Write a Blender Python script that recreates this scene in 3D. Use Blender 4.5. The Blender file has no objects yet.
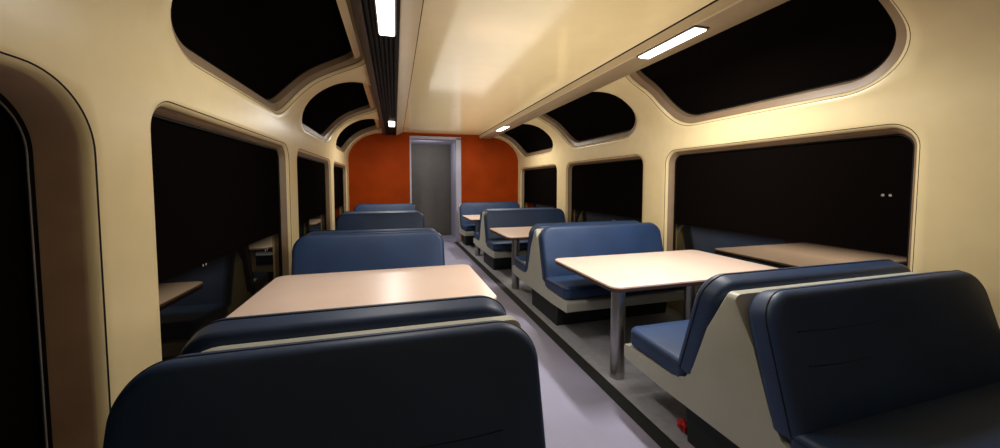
import bpy, bmesh, math, random
from mathutils import Vector
random.seed(3)
SC=bpy.context.scene
COL=SC.collection
try:
    SC.view_settings.view_transform='Standard'
except Exception as e: print(e)
XL,XR,YB,YF=-1.0,3.05,-2.5,8.8

# ---------------- materials
def lin(c):
    return tuple(((v/255)/12.92 if v/255<=0.04045 else (((v/255)+.055)/1.055)**2.4) for v in c)+(1,)
def mat(name,rgb,rough=.5,metal=0,coat=0,spec=.5,var=.06,scale=6,bump=0,bscale=80,emit=None,estr=0,stretch=(1,1,1),crough=.03):
    m=bpy.data.materials.new(name); m.use_nodes=True
    nt=m.node_tree; b=nt.nodes['Principled BSDF']
    tc=nt.nodes.new('ShaderNodeTexCoord'); mp=nt.nodes.new('ShaderNodeMapping')
    mp.inputs['Scale'].default_value=stretch
    nt.links.new(tc.outputs['Object'],mp.inputs['Vector'])
    n=nt.nodes.new('ShaderNodeTexNoise'); n.inputs['Scale'].default_value=scale; n.inputs['Detail'].default_value=3
    nt.links.new(mp.outputs[0],n.inputs['Vector'])
    r=nt.nodes.new('ShaderNodeValToRGB'); c=lin(rgb)
    r.color_ramp.elements[0].position=.3; r.color_ramp.elements[1].position=.7
    r.color_ramp.elements[0].color=tuple(v*(1-var) for v in c[:3])+(1,)
    r.color_ramp.elements[1].color=tuple(min(1,v*(1+var)) for v in c[:3])+(1,)
    nt.links.new(n.outputs['Fac'],r.inputs[0]); nt.links.new(r.outputs[0],b.inputs['Base Color'])
    b.inputs['Roughness'].default_value=rough; b.inputs['Metallic'].default_value=metal
    b.inputs['Coat Weight'].default_value=coat; b.inputs['Coat Roughness'].default_value=crough
    b.inputs['Specular IOR Level'].default_value=spec
    if bump:
        n2=nt.nodes.new('ShaderNodeTexNoise'); n2.inputs['Scale'].default_value=bscale
        nt.links.new(mp.outputs[0],n2.inputs['Vector'])
        bp=nt.nodes.new('ShaderNodeBump'); bp.inputs['Strength'].default_value=bump; bp.inputs['Distance'].default_value=.01
        nt.links.new(n2.outputs['Fac'],bp.inputs['Height']); nt.links.new(bp.outputs[0],b.inputs['Normal'])
    if emit:
        b.inputs['Emission Color'].default_value=lin(emit); b.inputs['Emission Strength'].default_value=estr
    return m
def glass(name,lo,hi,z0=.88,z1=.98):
    """near-black pane; mirror share 'lo' in a low band made to hold the table reflections, 'hi' above"""
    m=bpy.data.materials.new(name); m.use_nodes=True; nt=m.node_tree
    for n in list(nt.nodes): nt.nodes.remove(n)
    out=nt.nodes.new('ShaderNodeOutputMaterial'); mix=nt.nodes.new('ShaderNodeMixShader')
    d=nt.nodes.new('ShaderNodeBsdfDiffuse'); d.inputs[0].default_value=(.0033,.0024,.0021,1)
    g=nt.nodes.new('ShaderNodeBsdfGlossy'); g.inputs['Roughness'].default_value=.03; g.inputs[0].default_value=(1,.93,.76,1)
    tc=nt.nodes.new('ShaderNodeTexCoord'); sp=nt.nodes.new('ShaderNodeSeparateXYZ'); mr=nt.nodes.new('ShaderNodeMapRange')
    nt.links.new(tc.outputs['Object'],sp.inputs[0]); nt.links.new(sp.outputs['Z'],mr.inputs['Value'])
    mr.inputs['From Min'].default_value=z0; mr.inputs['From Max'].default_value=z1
    mr.inputs['To Min'].default_value=lo; mr.inputs['To Max'].default_value=hi  # mirror share stepped by height to put table reflections low on the panes
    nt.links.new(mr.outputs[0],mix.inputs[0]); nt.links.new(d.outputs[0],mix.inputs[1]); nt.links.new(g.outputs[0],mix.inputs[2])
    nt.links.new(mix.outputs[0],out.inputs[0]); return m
M_WALL=mat('cream_laminate',(214,194,148),.34,spec=.4,var=.03)
M_REV=mat('taupe_shaded_reveal',(126,104,80),.45,var=.06)  # shade of the window recesses put into this darker tone
M_BROWN=mat('brown_reveal',(204,174,150),.32,var=.12,spec=.6)
M_CEIL=mat('ceiling_laminate',(230,207,156),.45,spec=.3,var=.02,coat=.9,crough=.12)
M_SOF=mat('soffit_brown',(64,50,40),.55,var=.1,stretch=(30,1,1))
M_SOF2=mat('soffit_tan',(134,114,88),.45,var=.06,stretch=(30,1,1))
M_FAS=mat('fascia_tan',(180,160,126),.35,var=.04)
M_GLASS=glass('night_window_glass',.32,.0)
M_GLASSU=glass('night_roof_glass',.0,.0)
M_GASK=mat('black_gasket',(10,9,9),.7,spec=.2)
M_GASKG=mat('grey_gasket',(130,124,120),.6)
M_PALE=mat('pale_pane_dots',(130,125,120),.6)  # pale disc pairs set on some panes
M_ORANGE=mat('orange_panel',(144,52,2),.6,spec=.08,var=.16,scale=2)
M_DOOR=mat('grey_door',(94,91,86),.9,spec=.05,var=.04)
M_JAMB=mat('lavender_jamb',(168,166,184),.4,var=.04)
M_FLOOR=mat('aisle_lavender_vinyl',(150,148,172),.42,var=.06,scale=3,bump=.05,bscale=200)
M_FDARK=mat('dark_floor_strip',(30,32,32),.6)
M_FGREY=mat('grey_footwell_carpet',(160,160,166),.85,var=.08,scale=20,bump=.2,bscale=300)
M_NAVY=mat('navy_vinyl',(35,57,93),.5,spec=.45,var=.16,scale=3,bump=.18,bscale=8)
M_PIPE=mat('dark_piping',(8,12,20),.6)
M_SHELL=mat('grey_shell',(180,179,165),.45,var=.03)
M_PLINTH=mat('dark_plinth',(30,37,34),.6)
M_TTOP=mat('table_laminate',(224,197,180),.34,spec=.5,var=.03,scale=4)
M_TEDGE=mat('table_edge_brown',(60,38,28),.5)
M_STEEL=mat('brushed_steel',(170,168,165),.3,metal=1,var=.05,stretch=(1,1,.1),scale=20)
M_DIFF=mat('lamp_diffuser',(250,250,245),.5,emit=(255,252,240),estr=5)
M_RED=mat('red_cloth',(190,30,30),.7)

def mkobj(name,bm_or_me,mats,parent=None,ang=35,**props):
    if isinstance(bm_or_me,bmesh.types.BMesh):
        me=bpy.data.meshes.new(name); bm_or_me.normal_update(); bm_or_me.to_mesh(me); bm_or_me.free()
    else: me=bm_or_me
    for m in mats: me.materials.append(m)
    for p in me.polygons: p.use_smooth=True
    me.set_sharp_from_angle(angle=math.radians(ang))
    o=bpy.data.objects.new(name,me); COL.objects.link(o)
    if parent: o.parent=parent
    for k,v in props.items(): o[k]=v
    return o
def struct(o):
    o['kind']='structure'
    return o

def rrect(a0,a1,b0,b1,R,m=20):
    if not isinstance(R,(tuple,list)): R=(R,)*4
    lim=min(a1-a0,b1-b0)/2
    R=[max(1e-4,min(r,lim)) for r in R]
    cs=[(a0+R[0],b0+R[0],180),(a1-R[1],b0+R[1],270),(a1-R[2],b1-R[2],0),(a0+R[3],b1-R[3],90)]
    pts=[]
    for i in range(4):
        c=cs[i]; d=cs[(i+1)%4]; r0=R[i]; r1=R[(i+1)%4]
        s0=math.radians(c[2]+45); e0=math.radians(c[2]+90); s1=math.radians(d[2]); 
        k=max(2,m//3)
        for j in range(k):
            t=s0+(e0-s0)*j/k; pts.append((c[0]+r0*math.cos(t),c[1]+r0*math.sin(t)))
        p=(c[0]+r0*math.cos(e0),c[1]+r0*math.sin(e0)); q=(d[0]+r1*math.cos(s1),d[1]+r1*math.sin(s1))
        n=m-2*k
        for j in range(n):
            t=j/n; pts.append((p[0]+(q[0]-p[0])*t,p[1]+(q[1]-p[1])*t))
        for j in range(k):
            t=s1+math.radians(45)*j/k; pts.append((d[0]+r1*math.cos(t),d[1]+r1*math.sin(t)))
    return pts
def orect(a0,a1,b0,b1,m=20):
    P=[(a0,b0),(a1,b0),(a1,b1),(a0,b1)]; pts=[]
    for i in range(4):
        p=P[i];q=P[(i+1)%4]
        for j in range(m):
            t=j/m; pts.append((p[0]+(q[0]-p[0])*t,p[1]+(q[1]-p[1])*t))
    return pts
def ringlink(bm,A,B,mi=0):
    n=len(A)
    for i in range(n):
        try:
            f=bm.faces.new((A[i],A[(i+1)%n],B[(i+1)%n],B[i])); f.material_index=mi
        except ValueError: pass

def slab(bm,a0,a1,b0,b1,T,R,r,mp,puff=0,m=18,mi=0):
    RB_=R if isinstance(R,(tuple,list)) else (R,)*4
    def ring(ins,c):
        return [bm.verts.new(mp(a,b,c)) for a,b in rrect(a0+ins,a1-ins,b0+ins,b1-ins,[max(x-ins,.001) for x in RB_],m)]
    rings=[]; st=5
    seq=[(r*(1-math.cos(t*math.pi/2/st)),(T-r)+r*math.sin(t*math.pi/2/st)) for t in range(st+1)]
    for ins,c in reversed(seq): rings.append(ring(ins,-c))
    for ins,c in seq: rings.append(ring(ins,c))
    for i in range(len(rings)-1): ringlink(bm,rings[i],rings[i+1],mi)
    ca,cb=(a0+a1)/2,(b0+b1)/2
    for sgn,last in ((-1,rings[0]),(1,rings[-1])):
        base=rrect(a0+r,a1-r,b0+r,b1-r,[max(x-r,.001) for x in RB_],m)
        prev=last
        for s in (.85,.6,.3):
            rg=[bm.verts.new(mp(ca+(a-ca)*s,cb+(b-cb)*s,sgn*(T+puff*(1-s**4)))) for a,b in base]
            if sgn>0: ringlink(bm,prev,rg,mi)
            else: ringlink(bm,rg,prev,mi)
            prev=rg
        cv=bm.verts.new(mp(ca,cb,sgn*(T+puff)))
        n=len(prev)
        for i in range(n):
            f=bm.faces.new((prev[i],prev[(i+1)%n],cv) if sgn>0 else (prev[(i+1)%n],prev[i],cv)); f.material_index=mi
    bmesh.ops.recalc_face_normals(bm,faces=bm.faces)
def tube_loop(bm,pts,rad,mi=0,k=6,closed=True):
    n=len(pts); rings=[]
    for i in range(n):
        p=Vector(pts[i])
        a=Vector(pts[i-1]) if (closed or i>0) else p
        b=Vector(pts[(i+1)%n]) if (closed or i<n-1) else p
        t=(b-a).normalized()
        u=t.cross(Vector((0.3,1,.2))).normalized(); v=t.cross(u)
        rings.append([bm.verts.new(p+rad*(math.cos(2*math.pi*j/k)*u+math.sin(2*math.pi*j/k)*v)) for j in range(k)])
    for i in range(n if closed else n-1):
        ringlink(bm,rings[i],rings[(i+1)%n],mi)
    if not closed: bm.faces.new(rings[0]); bm.faces.new(rings[-1])
    bmesh.ops.recalc_face_normals(bm,faces=bm.faces)

def extrude_poly(bm,pts,axis,lo,hi,mi=0,mis=None):
    def P(p,t):
        return {'x':(t,p[0],p[1]),'y':(p[0],t,p[1]),'z':(p[0],p[1],t)}[axis]
    A=[bm.verts.new(P(p,lo)) for p in pts]; B=[bm.verts.new(P(p,hi)) for p in pts]
    n=len(pts)
    fs=[bm.faces.new(A[::-1]),bm.faces.new(B)]
    for i in range(n):
        f=bm.faces.new((A[i],A[(i+1)%n],B[(i+1)%n],B[i])); f.material_index=(mis[i] if mis else mi)
    for f in fs: f.material_index=mi
    bmesh.ops.recalc_face_normals(bm,faces=bm.faces)
def box(bm,x0,x1,y0,y1,z0,z1,mi=0):
    extrude_poly(bm,[(x0,y0),(x1,y0),(x1,y1),(x0,y1)],'z',z0,z1,mi)

# ---------------- side walls with curved top
S0=1.98; SL=1.10; EX=.78; EZ=.62
def prof(s):
    if s<=S0: return 0.0,s,1.0,0.0
    t=min(1,(s-S0)/SL)*math.pi/2
    off=EX*(1-math.cos(t)); z=S0+EZ*math.sin(t)
    nx,nz=EZ*math.cos(t),EX*math.sin(t); l=math.hypot(nx,nz)
    return off,z,nx/l,nz/l
def mapper(side):
    def f(y,s,d):
        off,z,nx,nz=prof(s)
        o=off-d*nx; z=z+d*nz
        return (XL+o,y,z) if side=='L' else (XR-o,y,z)
    return f
MS=24
def cell(bm,F,y0,y1,s0,s1,win=None,R=.1,depth=.1,mi=1,ch=.0):
    if not win:
        n=MS
        g=[[bm.verts.new(F(y,s0+(s1-s0)*j/n,0)) for j in range(n+1)] for y in (y0,y1)]
        for j in range(n): bm.faces.new((g[0][j],g[1][j],g[1][j+1],g[0][j+1]))
        return
    w0,w1,t0,t1=win
    outer=orect(y0,y1,s0,s1,MS); 
    rin=rrect(w0-.03,w1+.03,t0-.03,t1+.03,R+.03,MS)
    rings=[]; mis=[]
    for k in range(5):
        t=k/4
        rings.append([bm.verts.new(F(a[0]+(b[0]-a[0])*t,a[1]+(b[1]-a[1])*t,0)) for a,b in zip(outer,rin)]); mis.append(0)
    seq=[(.025,.003,3),(.012,.012,0),(.004,.026,0),(.0,.035,mi)]
    if ch>0: seq+=[(-ch*.5,.045,mi),(-ch,.06,mi)]
    seq+=[(-ch-.012,depth,mi)]
    for g,d,q in seq:
        rings.append([bm.verts.new(F(a,b,d)) for a,b in rrect(w0-g,w1+g,t0-g,t1+g,R+g,MS)]); mis.append(q)
    for i in range(len(rings)-1): ringlink(bm,rings[i],rings[i+1],mis[i+1])
wn=[0]
def pane(F,win,R,depth,gm,gk=None,marks=(),ch=0,gw=.018):
    wn[0]+=1
    w0,w1,t0,t1=win; w0+=ch; w1-=ch; t0+=ch; t1-=ch; R-=ch
    bm=bmesh.new()
    def rg(ins,d):
        return [bm.verts.new(F(a,b,d)) for a,b in rrect(w0+ins,w1-ins,t0+ins,t1-ins,max(R-ins,.01),MS)]
    g0=rg(-.014,depth-.012); g1=rg(gw,depth-.012); g2=rg(gw+.002,depth-.002)
    ringlink(bm,g0,g1,1); ringlink(bm,g1,g2,1)
    NY,NS=10,24; e=.012
    gr=[[bm.verts.new(F(w0-e+(w1-w0+2*e)*i/NY,t0-e+(t1-t0+2*e)*j/NS,depth)) for j in range(NS+1)] for i in range(NY+1)]
    for i in range(NY):
        for j in range(NS): bm.faces.new((gr[i][j],gr[i+1][j],gr[i+1][j+1],gr[i][j+1]))
    for y,z,r in marks:
        for q in (-2.1*r,2.1*r):
            vs=[bm.verts.new(F(y+q+r*math.cos(k*math.pi/6),z+r*math.sin(k*math.pi/6),depth-.003)) for k in range(12)]
            f=bm.faces.new(vs); f.material_index=2
    bmesh.ops.recalc_face_normals(bm,faces=bm.faces)
    return struct(mkobj('window_%d'%wn[0],bm,[gm,gk or M_GASK,M_PALE],ang=60))
LW=[(1.94,3.99),(4.34,6.39),(6.74,8.5)]; LB=[1.77,4.165,6.565,YF]
RW=[(1.42,3.5),(3.95,6.05),(6.5,8.6)]; RB=[1.2,3.72,6.27,YF]
ZW=(.42,1.80); SW=(2.10,3.04)
MK={('L',0):[(2.50,.97,.008),(3.55,.87,.011)],('R',0):[(1.58,1.37,.009)],('R',1):[(4.68,.89,.012)]}
for side,W,B in (('L',LW,LB),('R',RW,RB)):
    F=mapper(side); bm=bmesh.new(); dp=.095 if side=='R' else .085
    cl=.022; cu=.055
    for i,(a,b) in enumerate(W):
        cell(bm,F,B[i],B[i+1],0,1.93,(a,b)+ZW,.13,dp,1,cl)
        cell(bm,F,B[i],B[i+1],1.93,S0+SL,(a,b)+SW,.38,.12,1,cu)
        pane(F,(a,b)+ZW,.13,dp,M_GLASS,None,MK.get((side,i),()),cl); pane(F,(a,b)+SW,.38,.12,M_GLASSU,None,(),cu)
    if side=='L':
        cell(bm,F,YB,B[0],0,1.93,(-.5,1.58,.25,1.77),.22,.15,2)
        # black inner frame, thin grey line, then the pane
        pane(F,(-.5,1.58,.25,1.77),.22,.15,M_GLASSU,M_GASK,(),0,.03)
    else:
        cell(bm,F,YB,B[0],0,1.93,(-1.3,.9)+ZW,.13,dp,1,cl)
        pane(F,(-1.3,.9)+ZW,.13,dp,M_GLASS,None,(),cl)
    cell(bm,F,YB,B[0],1.93,S0+SL)
    bmesh.ops.remove_doubles(bm,verts=bm.verts,dist=.0004)
    bmesh.ops.recalc_face_normals(bm,faces=bm.faces)
    struct(mkobj('wall_left' if side=='L' else 'wall_right',bm,[M_WALL,M_REV,M_BROWN,M_GASK],ang=40))
# thin grey bead on the big near opening
F=mapper('L'); bm=bmesh.new()
tube_loop(bm,[F(a,b,.136) for a,b in rrect(-.47,1.545,.28,1.735,.19,MS)],.0028)
struct(mkobj('trim_4',bm,[M_GASKG],ang=80))

# ---------------- end walls
bm=bmesh.new()
DX0,DX1,DZ=.36,1.50,2.5
box(bm,XL-.3,DX0,YF,YF+.06,0,2.75); box(bm,DX1,XR+.3,YF,YF+.06,0,2.75); box(bm,DX0,DX1,YF,YF+.06,DZ,2.75)
struct(mkobj('wall_far',bm,[M_ORANGE]))
bm=bmesh.new(); box(bm,XL-.3,XR+.3,YB-.06,YB,0,2.75); struct(mkobj('wall_near',bm,[M_WALL]))
bm=bmesh.new()
box(bm,DX1,DX1+.06,YF+.06,10.0,0,DZ); box(bm,DX0-.06,DX0,YF+.06,10.0,0,DZ); box(bm,DX0-.06,DX1+.06,YF+.06,10.0,DZ,DZ+.05)
struct(mkobj('wall_vestibule',bm,[M_JAMB]))
bm=bmesh.new()
box(bm,DX1-.06,DX1+.07,YF-.03,YF+.08,0,DZ+.05); box(bm,DX0-.02,DX0+.02,YF-.02,YF+.08,0,DZ+.05); box(bm,DX0-.02,DX1+.07,YF-.03,YF+.08,DZ,DZ+.07)
o=struct(mkobj('trim_1',bm,[M_JAMB])); bv=o.modifiers.new('b','BEVEL'); bv.width=.01; bv.segments=2
bm=bmesh.new()
box(bm,DX0,DX1,10.0,10.05,0,DZ,0)
box(bm,DX0+.07,DX1-.07,9.985,10.0,.05,DZ-.08,0)
struct(mkobj('door_1',bm,[M_DOOR]))

# ---------------- floor
bm=bmesh.new()
for x0,x1,mi in ((XL-.3,.5,2),(.5,.66,1),(.66,1.38,0),(1.38,1.48,1),(1.48,XR+.3,2)):
    box(bm,x0,x1,YB,YF if mi else 10.0,-.06,0,mi)
box(bm,DX0,.66,YF,10,-.06,0,0); box(bm,1.38,DX1,YF,10,-.06,0,0)
struct(mkobj('floor',bm,[M_FLOOR,M_FDARK,M_FGREY]))

# ---------------- ceiling and soffits
bm=bmesh.new(); box(bm,-.35,2.4,YB,YF,2.64,2.70); struct(mkobj('ceiling',bm,[M_CEIL]))
CX=1.05
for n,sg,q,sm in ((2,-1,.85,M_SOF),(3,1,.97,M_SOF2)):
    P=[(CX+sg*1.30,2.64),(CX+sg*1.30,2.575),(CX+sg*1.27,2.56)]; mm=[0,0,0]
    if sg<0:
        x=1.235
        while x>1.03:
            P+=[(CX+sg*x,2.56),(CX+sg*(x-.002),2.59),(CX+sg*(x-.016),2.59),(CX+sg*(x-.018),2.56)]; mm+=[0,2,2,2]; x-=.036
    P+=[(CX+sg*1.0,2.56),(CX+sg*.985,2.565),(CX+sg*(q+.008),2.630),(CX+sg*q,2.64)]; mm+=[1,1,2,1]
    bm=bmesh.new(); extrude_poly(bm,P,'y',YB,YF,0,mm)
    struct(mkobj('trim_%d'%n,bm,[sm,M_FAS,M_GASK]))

# ---------------- lamps and added fill lights
def area(name,loc,rot,sx,sy,e,c=(1,.97,.91)):
    ld=bpy.data.lights.new(name,'AREA'); ld.shape='RECTANGLE'; ld.size=sx; ld.size_y=sy; ld.energy=e; ld.color=c
    lo=bpy.data.objects.new(name,ld); COL.objects.link(lo); lo.location=loc; lo.rotation_euler=rot
def lamp(cx,y0,y1,power):
    e=bpy.data.objects.new('ceiling_light',None); COL.objects.link(e); e.location=(cx,(y0+y1)/2,2.56)
    e['label']='slim white fluorescent light set into the ceiling soffit'; e['category']='ceiling light'; e['group']='slim ceiling lights along the soffits'
    L=(y1-y0)/2
    bm=bmesh.new(); slab(bm,-.068,.068,-L-.015,L+.015,.006,.01,.004,lambda a,b,c:(a,b,c-.004),m=9)
    mkobj('lamp_frame',bm,[M_SOF],e)
    bm=bmesh.new(); slab(bm,-.055,.055,-L,L,.012,.012,.01,lambda a,b,c:(a,b,c-.008),m=9)
    mkobj('lamp_diffuser',bm,[M_DIFF],e)
    area('strip_light',(cx,(y0+y1)/2,2.525),(0,0,0),.11,y1-y0,power)
lamp(-.04,2.04,2.86,16); lamp(2.11,2.12,2.74,54)
for cx in (-.04,2.11):
    lamp(cx,6.75,7.35,34)
    lamp(cx,-1.6,-.9,.8)  # rear pair out of view, added as weak fill
area('added_ceiling_fill',(1.4,5.0,1.7),(math.pi,0,0),1.3,6.8,37,(1,.95,.85))  # unseen upward fill added to brighten the ceiling, no fixture
area('added_vestibule_fill',(.8,9.0,2.44),(math.radians(35),0,0),.5,.1,8,(1,.97,.97))  # unseen fill added to brighten the door recess
area('aisle_fill',(1.5,1.75,1.3),(math.radians(80),0,0),1.2,.5,10,(1,.97,.93))  # unseen forward fill added to lighten bench fronts and end wall

# ---------------- tables
def table(x0,x1,yc,legs,label,grp):
    e=bpy.data.objects.new('dining_table',None); COL.objects.link(e); e.location=((x0+x1)/2,yc,0)
    e['label']=label; e['category']='table'; e['group']=grp
    W=(x1-x0)/2; D=.49
    bm=bmesh.new(); slab(bm,-W,W,-D,D,.009,.07,.006,lambda a,b,c:(a,b,.741+c),m=24); mkobj('table_top',bm,[M_TTOP],e)
    bm=bmesh.new(); slab(bm,-W+.003,W-.003,-D+.003,D-.003,.012,.07,.004,lambda a,b,c:(a,b,.721+c),m=24); mkobj('edge_band',bm,[M_TEDGE],e)
    for lx,ly in legs:
        bm=bmesh.new()
        prof_=[(.0,0),(.053,0),(.053,.68),(.075,.69),(.075,.709),(0,.709)]
        N=32; rows=[]
        for r,z in prof_:
            rows.append([bm.verts.new((lx-(x0+x1)/2+r*math.cos(2*math.pi*i/N),ly-yc+r*math.sin(2*math.pi*i/N),z)) for i in range(N)] if r>0 else [bm.verts.new((lx-(x0+x1)/2,ly-yc,z))])
        for i in range(len(rows)-1):
            A,B=rows[i],rows[i+1]
            for j in range(N):
                if len(A)==1: bm.faces.new((A[0],B[(j+1)%N],B[j]))
                elif len(B)==1: bm.faces.new((A[j],A[(j+1)%N],B[0]))
                else: bm.faces.new((A[j],A[(j+1)%N],B[(j+1)%N],B[j]))
        bmesh.ops.recalc_face_normals(bm,faces=bm.faces)
        mkobj('leg',bm,[M_STEEL],e)['label']='round brushed steel table leg'
TY=[2.56,4.93,7.28]
for i,y in enumerate(TY):
    ly=y-.28
    table(1.40,3.03,y,[(1.58,ly),(2.52,y)],'pale pink-beige laminate table on steel posts between navy booths','tables between the booths')
    table(-.86,.60 if i==0 else .38,y,[(.2,ly),(-.5,y)],'pale pink-beige laminate table beside the window and navy booths','tables between the booths')

# ---------------- back-to-back benches
def bench(x0,x1,yc,label,front_only=False,side=1,creases=False):
    e=bpy.data.objects.new('booth_bench',None); COL.objects.link(e); e.location=((x0+x1)/2,yc,0)
    e['label']=label; e['category']='bench seat'; e['group']='navy back-to-back booth benches'
    W=(x1-x0)/2; TZ=.948
    half=[(.024,TZ),(.12,.74),(.20,.50),(.25,.42),(.35,.385),(.765,.378),(.775,.365),(.775,.295),(.765,.285),(.45,.27)]
    if front_only: P=[(0.024,TZ)]+[(-a,b) for a,b in half]+[(.024,.27)]
    else: P=[(-a,b) for a,b in half]+half[::-1]
    bm=bmesh.new(); xs=[]
    ra,rw=.04,.13; xa,xb=-W+.002,W-.03
    for k in range(7):
        t=k/6*math.pi/2; xs.append((xa+ra*(1-math.cos(t)),TZ-ra*(1-math.sin(t))))
    for k in range(9):
        t=(1-k/8)*math.pi/2; xs.append((xb-rw*(1-math.cos(t)),TZ-rw*(1-math.sin(t))))
    rows=[]
    for x,zc in xs: rows.append([bm.verts.new((x*side,a,min(b,zc))) for a,b in P])
    for i in range(len(rows)-1): ringlink(bm,rows[i],rows[i+1])
    bm.faces.new(rows[0]); bm.faces.new(rows[-1])
    bmesh.ops.recalc_face_normals(bm,faces=bm.faces)
    o=mkobj('shell',bm,[M_SHELL],e,ang=30)
    o['label']='light grey moulded seat shell'
    bm=bmesh.new(); q=.024 if front_only else .34
    p0,p1=(-W+.10,W-.06) if side>0 else (-W+.06,W-.10)
    extrude_poly(bm,[(-.36,0),(-.40,.28),(q,.28),(q-.02 if q>.1 else q,0)],'x',p0,p1)
    mkobj('plinth',bm,[M_PLINTH],e)
    for sg in ((-1,) if front_only else (-1,1)):
        def mp(a,b,c,sg=sg):
            t=(b-.43)/.56
            return (a,sg*(.265-.155*t+c),b+.25*c)
        def mq(a,b,c,sg=sg): return (a,sg*b,.435+c+(b-.27)*.03)
        bm=bmesh.new(); Rb=(.04,.04,.13,.13)
        slab(bm,-W,W,.43,.985,.066,Rb,.038,mp,puff=.007,m=27)
        mkobj('backrest',bm,[M_NAVY],e,ang=60)
        bm=bmesh.new(); tube_loop(bm,[mp(a,b,.026) for a,b in rrect(-W,W,.43,.985,Rb,27)],.0035)
        mkobj('piping',bm,[M_PIPE],e,ang=80)
        bm=bmesh.new(); Rs=(.03,.03,.06,.06)
        slab(bm,-W,W,.27,.745,.060,Rs,.032,mq,puff=.006,m=27)
        mkobj('seat_cushion',bm,[M_NAVY],e,ang=60)
        bm=bmesh.new(); tube_loop(bm,[mq(a,b,.028) for a,b in rrect(-W,W,.27,.745,Rs,27)],.003)
        mkobj('piping',bm,[M_PIPE],e,ang=80)
        if creases and sg<0:
            spans=((.10,.62,.83),(.12,.50,.70)) if side>0 else ((.62,.98,.70),)
            for u0,u1,zz in spans:
                bm=bmesh.new()
                tube_loop(bm,[mp(-W+u0+(u1-u0)*k/12,zz-.01*math.sin(k/12*2.5),.0725-.001*abs(k-6)/6) for k in range(13)],.0018,closed=False)
                mkobj('crease_stitch',bm,[M_PIPE],e,ang=80)
for i,y in enumerate((1.26,3.65,6.10,8.55)):
    fo=(i==3)
    bench(1.46,2.95,y,'navy vinyl booth bench in grey shell, '+('against orange end wall' if fo else 'back-to-back beside the aisle'),fo,1,i==0)
    bench(-.68 if i==0 else -.86,.445,y,'navy vinyl booth bench in grey shell, '+('near orange end wall' if fo else 'back-to-back by night windows'),fo,-1,i==0)

# ---------------- red scrap
bm=bmesh.new(); bmesh.ops.create_icosphere(bm,subdivisions=3,radius=.03)
for v in bm.verts:
    k=1+.35*math.sin(v.co.x*190+1)*math.cos(v.co.y*150)+.2*math.sin(v.co.z*210)
    v.co=Vector((v.co.x*k*.8,v.co.y*k*1.1,v.co.z*k*1.0))
zmin=min(v.co.z for v in bm.verts)
for v in bm.verts: v.co.z-=zmin
o=mkobj('cloth_scrap',bm,[M_RED],label='small crumpled red cloth scrap on the floor under the bench',category='cloth'); o.location=(1.60,1.655,0)

# ---------------- world + camera
w=bpy.data.worlds.new('night'); SC.world=w; w.use_nodes=True
w.node_tree.nodes['Background'].inputs[0].default_value=(.002,.002,.003,1)
cd=bpy.data.cameras.new('cam'); cam=bpy.data.objects.new('camera',cd); COL.objects.link(cam)
cam.location=(0,0,1.45); cd.sensor_width=36; cd.lens=12.96; cd.clip_start=.02
cam.rotation_euler=(math.radians(90-3),0,math.radians(-16.26)); cd.shift_y=-.022
SC.camera=cam
